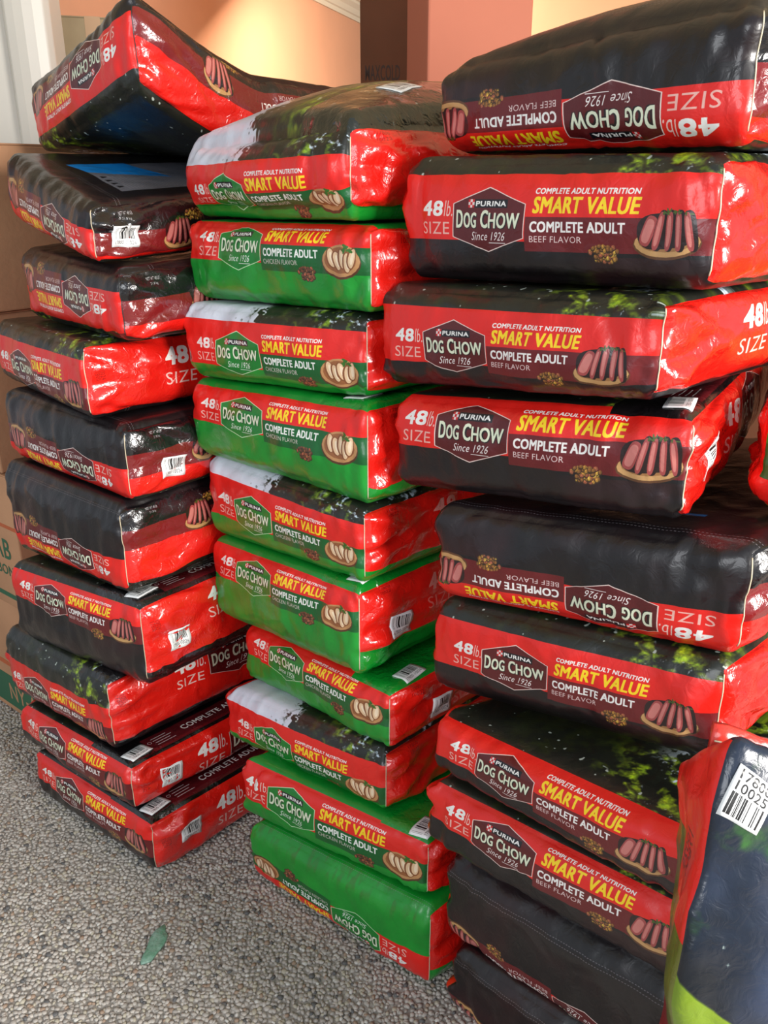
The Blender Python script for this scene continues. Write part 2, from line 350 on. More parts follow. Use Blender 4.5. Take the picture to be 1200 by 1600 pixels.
def plastic(name, img, rough=.34, crinkle=.5, coat=.28):
    """glossy woven-poly film: printed image, fine crinkles"""
    m = bpy.data.materials.new(name); N, L = nt(m); b = N['Principled BSDF']
    t = N.new('ShaderNodeTexImage'); t.image = img; t.extension = 'EXTEND'
    u = N.new('ShaderNodeUVMap'); u.uv_map = 'UVMap'; L.new(u.outputs['UV'], t.inputs['Vector']); L.new(t.outputs['Color'], b.inputs['Base Color'])
    b.inputs['Specular IOR Level'].default_value = .55; b.inputs['Coat Weight'].default_value = coat; b.inputs['Coat Roughness'].default_value = .10
    tc = N.new('ShaderNodeTexCoord')
    n = N.new('ShaderNodeTexNoise'); n.inputs['Scale'].default_value = 9; n.inputs['Detail'].default_value = 3; L.new(tc.outputs['Object'], n.inputs['Vector'])
    mr = N.new('ShaderNodeMapRange'); mr.inputs['To Min'].default_value = rough-.05; mr.inputs['To Max'].default_value = rough+.16
    L.new(n.outputs['Fac'], mr.inputs['Value']); L.new(mr.outputs['Result'], b.inputs['Roughness'])
    n1 = N.new('ShaderNodeTexNoise'); n1.noise_type = 'RIDGED_MULTIFRACTAL'; n1.inputs['Scale'].default_value = 14; n1.inputs['Detail'].default_value = 3; n1.inputs['Distortion'].default_value = .6
    n2 = N.new('ShaderNodeTexNoise'); n2.inputs['Scale'].default_value = 60; n2.inputs['Detail'].default_value = 3; n2.inputs['Distortion'].default_value = 1.0
    L.new(tc.outputs['Object'], n1.inputs['Vector']); L.new(tc.outputs['Object'], n2.inputs['Vector'])
    b1 = N.new('ShaderNodeBump'); b1.inputs['Strength'].default_value = crinkle; b1.inputs['Distance'].default_value = .0085; L.new(n1.outputs['Fac'], b1.inputs['Height'])
    b2 = N.new('ShaderNodeBump'); b2.inputs['Strength'].default_value = crinkle*.9; b2.inputs['Distance'].default_value = .0020; L.new(n2.outputs['Fac'], b2.inputs['Height'])
    L.new(b1.outputs['Normal'], b2.inputs['Normal']); last = b2
    if coat > .5:      # sharp foil-like facets where the film is folded
        wp = N.new('ShaderNodeVectorMath'); wp.operation = 'MULTIPLY_ADD'; wp.inputs[1].default_value = (.05,.05,.05); L.new(n2.outputs['Color'], wp.inputs[0]); L.new(tc.outputs['Object'], wp.inputs[2])
        vo = N.new('ShaderNodeTexVoronoi'); vo.inputs['Scale'].default_value = 19; L.new(wp.outputs['Vector'], vo.inputs['Vector'])
        b3 = N.new('ShaderNodeBump'); b3.inputs['Strength'].default_value = .30; b3.inputs['Distance'].default_value = .006; L.new(vo.outputs['Distance'], b3.inputs['Height'])
        L.new(b2.outputs['Normal'], b3.inputs['Normal']); last = b3
    L.new(last.outputs['Normal'], b.inputs['Normal']); L.new(last.outputs['Normal'], b.inputs['Coat Normal'])
    return m

MF = {'beef': plastic('beef_print', front_art('beef_print', True, 'tree')),
      'panel': plastic('beef_back_print', front_art('beef_back_print', True, 'tree', True)),
      'green': plastic('chicken_print', front_art('chicken_print', False, 'green')),
      'sky': plastic('chicken_sky_print', front_art('chicken_sky_print', False, 'sky'))}
ME = {k: plastic(k, end_art(k, k), .20, .65, .85) for k in ('red_beef', 'bands_beef', 'red_chicken', 'tree_chicken')}
MS = {'a': plastic('barcode_label', sticker_art('barcode_label', '17800-10024', None), .45, .1),
      'b': plastic('barcode_label_large', sticker_art('barcode_label_large', '17800', '10025'), .45, .1)}
M_cream = pmat('cream_seam', (.62,.52,.36), .5); M_dark = pmat('dark_seam', (.03,.03,.03), .35)
FR = dict(x=(0, .5), y=(-.34, .44)); ER = dict(x=(0, .70), y=(-.16, .24))

# ------------------------------------------------------------------ the bag
def spaced(n):
    t = np.linspace(-1, 1, n+1); return t*.45+.55*np.sin(t*math.pi/2)
class Bag:
    def __init__(s, L, Wd, T, frame, seed, r=(.024,.024), rz=.50, bulge=(.014,.014), crown=0., wr=1.0, fold=1.0):
        s.L, s.W, s.T, s.frame, s.seed, s.r, s.rz, s.bulge, s.crown, s.wr, s.fold = L, Wd, T, frame, seed, r, rz, bulge, crown, wr, fold
        r = random.Random(int(seed*1000)); s.cre = {0: [], 1: []}
        for i in range(13):     # end face: radiating folds
            e = r.uniform(0, .13) if i < 9 else r.uniform(.15, .4)
            s.cre[1].append((e, r.uniform(-.5, .5)*T, r.uniform(-.75, .75) if i < 9 else r.uniform(1.1, 2.0), r.uniform(.06, .17), r.uniform(.0025, .0070), r.uniform(.0045, .009)))
        for i in range(22):     # printed face: pleats near the ends and edges
            u = r.choice([r.uniform(0, .09), r.uniform(0, 1)*L, L-r.uniform(0, .08)])
            s.cre[0].append((u, r.uniform(-.55, .55)*T, r.uniform(1.0, 2.15), r.uniform(.02, .07), r.uniform(.0010, .0034), r.uniform(.004, .009)))
    def creases(s, k, u, v):
        o = np.zeros(len(u))
        for (u0, v0, an, ln, am, w) in s.cre[k]:
            du, dv = u-u0, v-v0; t = du*math.cos(an)+dv*math.sin(an); d = -du*math.sin(an)+dv*math.cos(an)
            tp = np.clip(1-np.abs(t)/ln, 0, 1)**.7
            o += am*tp*(np.clip(1-np.abs(d)/(2.6*w), 0, 1)-.6*np.clip(1-np.abs(d-3*w)/(2*w), 0, 1))*(1 if w > .006 else -1)
        return o
    def local(s, a, b, c, off=0.):
        hx, hy, hz = s.L/2, s.W/2, s.T/2
        rx, ry = s.r; rz = hz*s.rz
        P = np.stack([a*hx, b*hy, c*hz], 1)
        h = np.array([hx, hy, hz]); R = np.array([rx, ry, rz])
        q = np.clip(P, -(h-R), h-R); d = (P-q)/R
        dh = (np.abs(d[:,0])**3.2+np.abs(d[:,1])**3.2)**(1/3.2)
        nn = np.sqrt(dh**2+d[:,2]**2); nn = np.maximum(nn, 1e-6)
        d = d/nn[:,None]; P = q+d*R
        n = d/np.maximum(np.linalg.norm(d, axis=1), 1e-6)[:,None]
        # belly of the filled bag
        P[:,1] += np.sign(b)*s.bulge[1]*(1-a**2)**.6*(1-c**2)*np.abs(b)**6
        P[:,0] += np.sign(a)*s.bulge[0]*(1-b**2)**.6*(1-c**2)*np.abs(a)**6
        P[:,2] += s.crown*np.clip(1-a**2, 0, 1)**.7*np.clip(1-b**2, 0, 1)**.7*(c > 0)*np.abs(c)**2
        # wrinkles, pleats and end folds
        sd = np.array([s.seed*3.71, s.seed*1.93, s.seed*5.17])
        n1 = vnoise(P*np.array([9, 9, 14])+sd); n2 = 1-2*np.abs(vnoise(P*np.array([17, 17, 11])+sd+9)); n3 = 1-2*np.abs(vnoise(P*np.array([42, 30, 12])+sd+21))
        n4 = vnoise(P*45+sd+31)
        side = np.clip(1-np.abs(n[:,2])**2, 0, 1)
        disp = .0045*n1*(.3+.7*side)+.0026*n2*(.25+.75*side)+.0017*n3*side+.0007*n4
        edge = np.abs(c)**2
        pl = np.sin(P[:,0]*s.L/.5*330+4*vnoise(P*np.array([10, 1, 14])+sd+50)*2)*np.clip(vnoise(P*np.array([7, 1, 5])+sd+70)+.4, 0, 1)
        disp += .0011*pl*np.abs(n[:,1])*edge*1.2
        # gift-wrap folds on the end faces
        e = (b+1)*hy; z = c*hz; en = np.clip(np.abs(n[:,0])*1.3-.3, 0, 1)*s.fold
        k = .13+.04*math.sin(s.seed*7.1)
        zc = .012*math.sin(s.seed*3.3)
        cr = -.008*np.exp(-((z-zc)/.006)**2)*np.clip((k*1.1-e)/.03, 0, 1)
        for sg in (1, -1):
            dd = np.abs(z-zc-sg*(k-e)*hz/k); cr += -.0075*np.exp(-(dd/.008)**2)*np.clip((k-e)/.02, 0, 1)*np.clip(e/.02, 0, 1)
        cr += .010*np.exp(-((e-.05)/.035)**2)*(1-np.exp(-((z-zc)/.02)**2))*(np.abs(c) < .95)
        disp += .55*cr*en
        disp += s.creases(1, e, z)*np.clip(np.abs(n[:,0])*1.5-.2, 0, 1)*(1. if s.fold else .3)
        disp += s.creases(0, (a+1)*hx, z)*np.clip(np.abs(n[:,1])*1.5-.1, 0, 1)
        P += n*(disp*s.wr)[:,None]+n*off
        return P, n
    def at(s, a, b, c, off=0.):
        a, b, c = [np.asarray(v, float).ravel() for v in np.broadcast_arrays(a, b, c)]
        P, n = s.local(a, b, c, off)
        return s.frame(P[:,0]/(s.L/2), P[:,1]/(s.W/2), P[:,2]/(s.T/2))
    def mesh(s, name, parent, mats, uvf, nx=62, ny=44, nz=28):
        ax, ay, az = spaced(nx), spaced(ny), spaced(nz)
        Q = []; fid = []
        def face(f, n1, n2, fn):
            i, j = np.meshgrid(np.arange(n1), np.arange(n2), indexing='ij'); i = i.ravel(); j = j.ravel()
            cs = np.stack([np.stack(fn(i+di, j+dj), 1) for di, dj in ((0,0), (1,0), (1,1), (0,1))], 1)
            Q.append(cs); fid.append(np.full(len(i), f))
        o = lambda v, k: np.full_like(v, k)
        face(0, nx, nz, lambda i, j: (i, o(i, 0), j))            # front
        face(1, nx, nz, lambda i, j: (nx-i, o(i, ny), j))        # back
        face(2, ny, nz, lambda i, j: (o(i, nx), i, j))           # near end
        face(3, ny, nz, lambda i, j: (o(i, 0), ny-i, j))         # far end
        face(4, nx, ny, lambda i, j: (i, j, o(i, nz)))           # top
        face(5, nx, ny, lambda i, j: (nx-i, j, o(i, 0)))         # bottom
        Q = np.concatenate(Q); fid = np.concatenate(fid)
        key = (Q[...,0]*1000+Q[...,1])*1000+Q[...,2]
        u, inv = np.unique(key.ravel(), return_inverse=True)
        I = u//1000000; J = (u//1000) % 1000; K = u % 1000
        V = s.at(ax[I], ay[J], az[K])
        F = inv.reshape(-1, 4)
        a, b, c = ax[Q[...,0]], ay[Q[...,1]], az[Q[...,2]]
        uv, mi = uvf(fid, a, b, c)
        return link_mesh(name, V, F, mats, parent, True, mi, uv)
def std_uv(L, Wd, T, s0, flip, endflip, cap, es=0., lr=1.0, xo=0., vs=1.0):
    """print wraps from the front face over the top and under the bottom"""
    def f(fid, a, b, c):
        u = (a+1)/2*.5*lr+xo; down = (1-c)/2*T; dep = (b+1)/2*Wd
        f4 = (fid == 4)[:,None]; f5 = (fid == 5)[:,None]
        dn = np.where(f4, -dep, np.where(f5, T+dep, down))
        sv = s0-dn*vs if flip else s0+dn*vs
        uu = .5-u if flip else u
        U = (uu-FR['x'][0])/(FR['x'][1]-FR['x'][0]); V = 1-(sv-FR['y'][0])/(FR['y'][1]-FR['y'][0])
        # end faces
        dist = (1-a)/2*L
        capm = (fid == 4) & (dist.mean(1) < cap) if cap > 0 else np.zeros(len(fid), bool)
        endm = (fid == 2) | (fid == 3) | (fid == 1) | capm
        e = np.where((fid == 1)[:,None], .45+(a+1)/2*.1, dep); es_ = np.where(capm[:,None], -dist, down)+es
        UE = e/.70; VE = 1-(es_-ER['y'][0])/(ER['y'][1]-ER['y'][0])
        U = np.where(endm[:,None], UE, U); V = np.where(endm[:,None], VE, V)
        return np.stack([U, V], -1).reshape(-1, 2), endm.astype(int)
    return f
def quad_frame(A, B, WA, WB, zb, zt, lift=None):
    """A near corner, B left corner, WA/WB depth vectors; zb/zt heights at (A, B, A', B')"""
    A = np.array(A); B = np.array(B); A2 = A+np.array(WA); B2 = B+np.array(WB)
    def fr(x, y, z):
        s = (x+1)/2; t = (y+1)/2; k = (z+1)/2
        w = [s*(1-t), (1-s)*(1-t), s*t, (1-s)*t]
        XY = sum(wi[:,None]*p for wi, p in zip(w, (A, B, A2, B2)))
        lo = sum(wi*q for wi, q in zip(w, zb)); hi = sum(wi*q for wi, q in zip(w, zt))
        Z = lo*(1-k)+hi*k
        if lift is not None: Z = Z+lift(x, y)
        return np.column_stack([XY, Z])
    return fr
def sticker(bag, parent, face, cu, cv, w, h, rot, mat, name='barcode_label', label=None):
    """paper label on a face: face 'front' (cu along length from B, cv height), 'end' (cu depth from the corner, cv height), 'top' (cu depth, cv distance from end)"""
    n1, n2 = 9, 7; u, v = np.meshgrid(np.linspace(-.5, .5, n1), np.linspace(-.5, .5, n2)); du = u.ravel()*w; dv = v.ravel()*h
    x = du*math.cos(rot)-dv*math.sin(rot)+cu; y = du*math.sin(rot)+dv*math.cos(rot)+cv
    P = []
    for off in (.0012, .0004):
        if face == 'end': P.append(bag.at(np.ones_like(x), x/bag.W*2-1, y/bag.T*2-1, off))
        elif face == 'front': P.append(bag.at(x/bag.L*2-1, -np.ones_like(x), y/bag.T*2-1, off))
        else: P.append(bag.at(1-y/bag.L*2, x/bag.W*2-1, np.ones_like(x), off))
    V = np.concatenate(P); F = []; UV = []; m = n1*n2
    uv = np.stack([u.ravel()+.5, v.ravel()+.5], 1)
    for j in range(n2-1):
        for i in range(n1-1):
            q = [j*n1+i, j*n1+i+1, (j+1)*n1+i+1, (j+1)*n1+i]
            if face == 'top': q = q
            F.append(q); UV += [uv[k] for k in q]
    rim = [i for i in range(n1)]+[j*n1+n1-1 for j in range(1, n2)]+[(n2-1)*n1+i for i in range(n1-2, -1, -1)]+[j*n1 for j in range(n2-2, 0, -1)]
    for k in range(len(rim)):
        p, q = rim[k], rim[(k+1) % len(rim)]; F.append([q, p, p+m, q+m]); UV += [(.01, .01)]*4
    o = link_mesh(name, V, F, mat, parent, True, None, UV)
    if label: o['label'] = label
    return o
def tube(name, pts, r, mat, parent, seg=6):
    pts = np.asarray(pts, float); n = len(pts); d = np.gradient(pts, axis=0); d /= np.linalg.norm(d, axis=1)[:,None]
    up = np.array([.3,.2,.93]); s1 = np.cross(d, up); s1 /= np.linalg.norm(s1, axis=1)[:,None]; s2 = np.cross(d, s1)
    V = []; F = []
    for k in range(n):
        rr = r[k] if hasattr(r, '__len__') else r
        for j in range(seg):
            t = 2*math.pi*j/seg; V.append(pts[k]+rr*(math.cos(t)*s1[k]+math.sin(t)*s2[k]))
    for k in range(n-1):
        for j in range(seg): F.append((k*seg+j, k*seg+(j+1) % seg, (k+1)*seg+(j+1) % seg, (k+1)*seg+j))
    F.append(tuple(range(seg))[::-1]); F.append(tuple((n-1)*seg+j for j in range(seg)))
    return link_mesh(name, V, F, mat, parent)
def corner_seam(bag, root, mat):
    c = np.linspace(-.86, .86, 22)
    tube('edge_seam', bag.at(np.ones(22), -np.ones(22), c, .0004), .0009, mat, root)

# ------------------------------------------------------------------ floor with exposed pebbles
def voronoi_floor():
    m = bpy.data.materials.new('pebble_floor'); N, L = nt(m); b = N['Principled BSDF']
    tc = N.new('ShaderNodeTexCoord'); v = N.new('ShaderNodeTexVoronoi'); v.inputs['Scale'].default_value = 95
    L.new(tc.outputs['Object'], v.inputs['Vector'])
    r = N.new('ShaderNodeValToRGB'); r.color_ramp.elements[0].color = (.40,.37,.33,1); r.color_ramp.elements[1].color = (.28,.26,.235,1); r.color_ramp.elements[1].position = .7
    L.new(v.outputs['Distance'], r.inputs['Fac']); L.new(r.outputs['Color'], b.inputs['Base Color'])
    q = N.new('ShaderNodeBump'); q.invert = True; q.inputs['Strength'].default_value = .8; q.inputs['Distance'].default_value = .004
    L.new(v.outputs['Distance'], q.inputs['Height']); L.new(q.outputs['Normal'], b.inputs['Normal']); b.inputs['Roughness'].default_value = .7
    return m
v, f = box_vf(-4, 5, -3, 9.6, -.10, -.0045)
floor = link_mesh('floor', v, f, voronoi_floor(), None, False); tag(floor, kind='structure')
def stone_mat():
    m = bpy.data.materials.new('pebble'); N, L = nt(m); b = N['Principled BSDF']
    a = N.new('ShaderNodeVertexColor'); a.layer_name = 'tone'; L.new(a.outputs['Color'], b.inputs['Base Color']); b.inputs['Roughness'].default_value = .55
    b.inputs['Specular IOR Level'].default_value = .4
    return m
M_stone = stone_mat()
ico = None
def ico_vf():
    t = (1+5**.5)/2; v = np.array([(-1,t,0),(1,t,0),(-1,-t,0),(1,-t,0),(0,-1,t),(0,1,t),(0,-1,-t),(0,1,-t),(t,0,-1),(t,0,1),(-t,0,-1),(-t,0,1)], float); v /= np.linalg.norm(v[0])
    f = np.array([(0,11,5),(0,5,1),(0,1,7),(0,7,10),(0,10,11),(1,5,9),(5,11,4),(11,10,2),(10,7,6),(7,1,8),(3,9,4),(3,4,2),(3,2,6),(3,6,8),(3,8,9),(4,9,5),(2,4,11),(6,2,10),(8,6,7),(9,8,1)])
    return v, f
IV, IF = ico_vf()
def stone_color(r):
    q = r.rand()
    if q < .04: c = np.array([.62,.60,.55])
    elif q < .085: c = np.array([.13,.13,.13])
    elif q < .13: c = np.array([.36,.26,.19])
    elif q < .24: c = np.array([.47,.43,.34])
    else: c = np.array([.46,.425,.38])*(.82+.36*r.rand())
    return c
sp = .0092
xs = np.arange(-1.62, .32, sp); ys = np.arange(.78, 2.42, sp*.9)
gx, gy = np.meshgrid(xs, ys); gx = gx.ravel()+rng.uniform(-.5, .5, gx.size)*sp*.85; gy = gy.ravel()+rng.uniform(-.5, .5, gy.size)*sp*.85
keep = np.ones(gx.size, bool)
def under(px, py, A, B, d, w=.66, m=.03):
    A = np.array(A); B = np.array(B); e1 = (B-A)/np.linalg.norm(B-A); d = np.array(d); det = e1[0]*d[1]-e1[1]*d[0]
    rx, ry = px-A[0], py-A[1]; s_ = (rx*d[1]-ry*d[0])/det; t_ = (e1[0]*ry-e1[1]*rx)/det
    return (s_ > m)&(s_ < np.linalg.norm(B-A)-m)&(t_ > m)&(t_ < w)
keep &= ~under(gx, gy, (-.526,1.511), (-.92,1.817), (.69,.72)); keep &= ~under(gx, gy, (.089,1.21), (-.309,1.517), (.72,.695))
gx = gx[keep]; gy = gy[keep]; NS = len(gx)
sz = rng.uniform(.0044, .0078, NS); ang = rng.uniform(0, math.pi, NS); asp = rng.uniform(.55, .95, NS); hh = rng.uniform(.0022, .0036, NS)
# pixel position of each stone, to pick the 300 that show largest
p = math.radians(21.5); ax_d = gy*math.cos(p)+1.5*math.sin(p); px = gx/ax_d*1320; py = (gy*-math.sin(p)+1.5*math.cos(p))/ax_d*1320
vis = (np.abs(px) < 600)&(py < 800)&(py > 0)&(gx < -.07+.0*gy)
score = np.where(vis, sz/ax_d, 0); big = np.argsort(-score)[:300]; isbig = np.zeros(NS, bool); isbig[big] = True
cols = np.array([stone_color(rng) for _ in range(NS)])
tint = (vnoise(np.stack([gx*3, gy*3, gx*0+2], 1))*.10+1)
cols = cols*tint[:,None]
def stones(idx):
    n = len(idx); jit = 1+rng.uniform(-.22, .22, (n, 12, 1)); V = IV[None]*jit
    X = V[...,0]*sz[idx,None]; Y = V[...,1]*(sz*asp)[idx,None]; Z = V[...,2]*hh[idx,None]
    c, s_ = np.cos(ang[idx])[:,None], np.sin(ang[idx])[:,None]
    P = np.stack([X*c-Y*s_+gx[idx,None], X*s_+Y*c+gy[idx,None], Z-.0035+rng.uniform(-.0010, .0006, (n,1))], -1)
    F = IF[None]+(np.arange(n)*12)[:,None,None]
    return P.reshape(-1, 3), F.reshape(-1, 3), np.repeat(cols[idx], 12, axis=0)
def stone_obj(name, idx, recentre=False):
    V, F, C = stones(idx)
    me = bpy.data.meshes.new(name); loc = (0, 0, 0)
    if recentre: loc = tuple(V.mean(0)); V = V-V.mean(0)
    me.vertices.add(len(V)); me.vertices.foreach_set('co', V.ravel()); me.loops.add(F.size); me.loops.foreach_set('vertex_index', F.ravel().astype(np.int32))
    me.polygons.add(len(F)); me.polygons.foreach_set('loop_start', (np.arange(len(F))*3).astype(np.int32)); me.polygons.foreach_set('loop_total', np.full(len(F), 3, np.int32))
    me.update(calc_edges=True); me.polygons.foreach_set('use_smooth', [True]*len(F))
    a = me.color_attributes.new('tone', 'FLOAT_COLOR', 'POINT'); a.data.foreach_set('color', np.column_stack([C, np.ones(len(C))]).astype(np.float32).ravel())
    me.materials.append(M_stone); o = bpy.data.objects.new(name, me); COL.objects.link(o); o.parent = floor; o.location = loc
    return o
for i in big: stone_obj('pebble', np.array([i]), True)
tag(stone_obj('pebbles', np.where(~isbig)[0]), kind='stuff')

# green shard pressed into the floor
n = 26; t = np.linspace(0, 2*math.pi, n, endpoint=False); rr = 1+.10*np.sin(3*t+1)+.08*np.sin(5*t)
ring = np.stack([rr*.0175*np.cos(t), rr*.050*np.sin(t)], 1); ca, sa = math.cos(-.18), math.sin(-.18)
V = []; F = []
for k, (s_, z) in enumerate(((1.0, .000), (.94, .0030), (.6, .0038), (.25, .0042))):
    for i, (x, y) in enumerate(ring): V.append((-.482+(x*ca-y*sa)*s_, 1.322+(x*sa+y*ca)*s_, z+.0007*math.sin(i*1.9+k)))
for k in range(3):
    for i in range(n): F.append((k*n+i, k*n+(i+1) % n, (k+1)*n+(i+1) % n, (k+1)*n+i))
F.append(tuple(3*n+i for i in range(n))); F.append(tuple(range(n))[::-1])
o = link_mesh('plastic_shard', V, F, pmat('green_shard', (.13,.30,.20), .3, color2=(.26,.42,.34), scale=60, bump=.6, bscale=120))
tag(o, 'flat translucent green shard lying alone on the pebbled floor', 'shard')

# ------------------------------------------------------------------ walls, pillar, ceiling
M_wall = pmat('peach_paint', (.80,.44,.28), .75, .3, noise=.06, scale=3, bump=.1, bscale=30)
M_pink = pmat('pink_paint', (.50,.165,.10), .7, .3, noise=.05, scale=3, bump=.1, bscale=30)
M_ceil = pmat('ceiling_paint', (.86,.76,.50), .8, .3, noise=.04, scale=2)
M_white = pmat('white_gloss_paint', (.74,.71,.64), .35, .5, noise=.04, scale=4)
ZC = 2.56
def wall(name, p, q, th, z0, z1, m):
    d = np.array(q)-np.array(p); d = d/np.linalg.norm(d); nrm = np.array([-d[1], d[0]])*th
    v, f = prism_vf([tuple(p), tuple(q), tuple(np.array(q)+nrm), tuple(np.array(p)+nrm)], z0, z1)
    return tag(link_mesh(name, v, f, m, None, False), kind='structure')
wall('wall_left', (-1.16,3.22), (.86,9.5), .12, 0, ZC, M_wall)
wall('wall_right', (4.0,5.3), (4.0,2.2), -.12, 0, ZC, M_wall)
wall('wall_back', (.35,5.2), (4.0,5.2), .12, 0, ZC, M_wall)
wall('wall_front', (-3.2,3.16), (-2.05,3.16), .12, 0, ZC, M_wall)
v, f = prism_vf([(-3.2,.9), (4.1,.9), (4.1,9.7), (.7,9.7), (-1.4,3.4), (-3.2,3.4)], ZC, ZC+.08)
tag(link_mesh('ceiling', v, f, M_ceil, None, False), kind='structure')
# cornice: two stepped mouldings along the left wall
d = np.array([.318,1.])/np.linalg.norm([.318,1.]); nrm = np.array([d[1],-d[0]]); p0 = np.array([-1.16,3.22]); p1 = np.array([.86,9.5])
prof = [(0,-.11), (.012,-.11), (.02,-.09), (.03,-.085), (.045,-.06), (.07,-.04), (.075,-.028), (.095,-.024), (.10,-.002), (0,-.002)]
V = [tuple(p0+nrm*a)+(ZC+b,) for a, b in prof]+[tuple(p1+nrm*a)+(ZC+b,) for a, b in prof]; n = len(prof)
F = [(i,(i+1) % n,n+(i+1) % n,n+i) for i in range(n)]+[tuple(range(n))[::-1], tuple(range(n,2*n))]
tag(link_mesh('trim_1', V, F, pmat('cornice_paint', (.84,.78,.62), .6), None, False), kind='structure')
o = link_mesh('trim_2', *prism_vf([(.112,2.46), (.385,2.50), (.35,2.74), (.062,2.64)], 0, ZC), M_pink, None, False); bevel(o, .006); tag(o, kind='structure')

# white door leaf and its rounded frame, left of the wall
door = empty('door_1', (-1.6, 2.98, 0)); tag(door, kind='structure')
v, f = merge([box_vf(-2.06,-1.17,2.98,3.02,.01,2.2)]); dl = link_mesh('door_leaf', v, f, M_white, door, False); bevel(dl, .004)
for x0, x1 in ((-1.98,-1.66), (-1.58,-1.26)):
    for z0, z1 in ((.15,.95), (1.05,2.08)):
        q = link_mesh('door_panel', *box_vf(x0,x1,2.968,2.981,z0,z1), M_white, door, False); bevel(q, .008, 2)
fr = []
for x in (-1.09, -2.12):
    prof = [(-.075,.09), (-.075,-.01), (-.060,-.035), (-.030,-.045), (0,-.050), (.030,-.045), (.058,-.030), (.07,-.01), (.07,.09)]
    q = link_mesh('door_jamb', *prism_vf([(x+a, 2.97+b) for a, b in prof], 0, 2.3), M_white, door, False); bevel(q, .004)
q = link_mesh('door_lintel', *box_vf(-2.19,-1.02,2.93,3.06,2.2,2.34), M_white, door, False); bevel(q, .01)
q = link_mesh('door_handle', *box_vf(-1.235,-1.215,2.90,2.975,1.02,1.04), pmat('handle_metal', (.5,.48,.44), .3, metal=1), door, False); bevel(q, .005)

# ------------------------------------------------------------------ cartons
M_card = pmat('cardboard', (.58,.31,.17), .8, .2, noise=.22, scale=5, bump=.2, bscale=80)
M_card_dark = pmat('brown_cardboard', (.20,.085,.045), .8, .2, noise=.15, scale=5)
M_card_beige = pmat('beige_cardboard', (.40,.32,.20), .8, .2, noise=.2, scale=6)
M_tape = pmat('packing_tape', (.50,.32,.18), .3); M_inkg = pmat('green_ink', (.035,.13,.065), .7); M_inkd = pmat('dark_ink', (.06,.035,.025), .7); M_inko = pmat('orange_ink', (.50,.12,.04), .7)
def carton(C, u, w, dep, z0, h, mat, label, group, prints=(), cat='carton'):
    """C near-right bottom corner (x,y), u unit vector towards the left end of the front face"""
    u = np.array(u)/np.linalg.norm(u); n = np.array([u[1], -u[0]]); n = n if n[1] > 0 else -n   # depth, away from the camera
    C = np.array(C, float); ctr = C+u*w/2+n*dep/2
    root = empty('carton', (ctr[0], ctr[1], z0)); tag(root, label, cat, group)
    def P(a, b, z): q = C+u*a+n*b; return (q[0], q[1], z0+z)
    def bx(a0, a1, b0, b1, q0, q1):
        v = [P(a0,b0,q0),P(a0,b1,q0),P(a1,b1,q0),P(a1,b0,q0),P(a0,b0,q1),P(a0,b1,q1),P(a1,b1,q1),P(a1,b0,q1)]
        return v, [(0,3,2,1),(4,5,6,7),(0,1,5,4),(1,2,6,5),(2,3,7,6),(3,0,4,7)]
    b = link_mesh('box_body', *bx(0, w, 0, dep, .001, h-.006), mat, root, False); bevel(b, .004)
    for k in (0, 1):
        q = link_mesh('flap', *bx(.001+k*(w/2+.001), w/2-.001+k*w/2, .001, dep-.001, h-.006, h-.002), mat, root, False); bevel(q, .001)
    link_mesh('packing_tape', *bx(w/2-.025, w/2+.025, -.0008, dep+.0008, h-.002, h-.0012), M_tape, root, False)
    link_mesh('packing_tape', *bx(w/2-.025, w/2+.025, -.0012, 0, h-.07, h-.0012), M_tape, root, False)
    for pr in prints:
        if pr[0] == 'text':
            _, body, a0, a1, q0, q1, m = pr; T, mn, mx = text_tris(body, .012); q = (T-mn)/(mx-mn)
            V = [P(a0-(a0-a1)*x, -.0010, q0+(q1-q0)*y) for t in q for x, y in t]; F = [(3*i,3*i+1,3*i+2) for i in range(len(q))]
            link_mesh('printed_lettering', V, F, m, root, False)
        elif pr[0] == 'stripe':
            _, a0, a1, q0, q1, m = pr; link_mesh('printed_stripe', *bx(a1, a0, -.0008, 0, q0, q1), m, root, False)
    return root
u = (-.78,.62); C = (-.965,2.03)
pr1 = [('text','JAJL',.20,.06,.17,.23,M_inkd), ('stripe',.5,0,.125,.137,M_inko), ('text','FRAGILE',.30,.04,.05,.085,M_inkd)]
pr2 = [('text','SAB',.17,.05,.15,.21,M_inkg), ('text','SABON',.18,.05,.10,.13,M_inkg), ('stripe',.5,0,.245,.255,M_inko), ('stripe',.5,0,.028,.042,M_inkg)]
pr3 = [('text','HA',.16,.06,.20,.27,M_inkg), ('stripe',.5,0,.165,.180,M_inko), ('stripe',.5,0,.02,.13,M_inkg), ('text','NY-A',.2,.05,.045,.10,M_card)]
zs = [(.0,.40,pr3,'bottommost'), (.40,.40,pr2,'second lowest'), (.80,.40,pr1,'second highest'), (1.20,.38,[('stripe',.5,0,.10,.11,M_inko)],'topmost')]
for k, (z, h, pr, w_) in enumerate(zs):
    cc = (C[0]+.012*math.sin(k*2.), C[1]+.01*math.cos(k*3.))
    carton(cc, u, .52, .42, z, h, M_card, {'bottommost':'brown carton with broad green band and lettering, at floor level behind left stack',
        'second lowest':'brown carton with small green lettering, second from floor behind left stack', 'second highest':'brown carton with dark lettering and thin orange line behind left stack',
        'topmost':'orange-brown carton on top of the carton pile beside the white door'}[w_], 'brown cartons behind the left stack', pr)
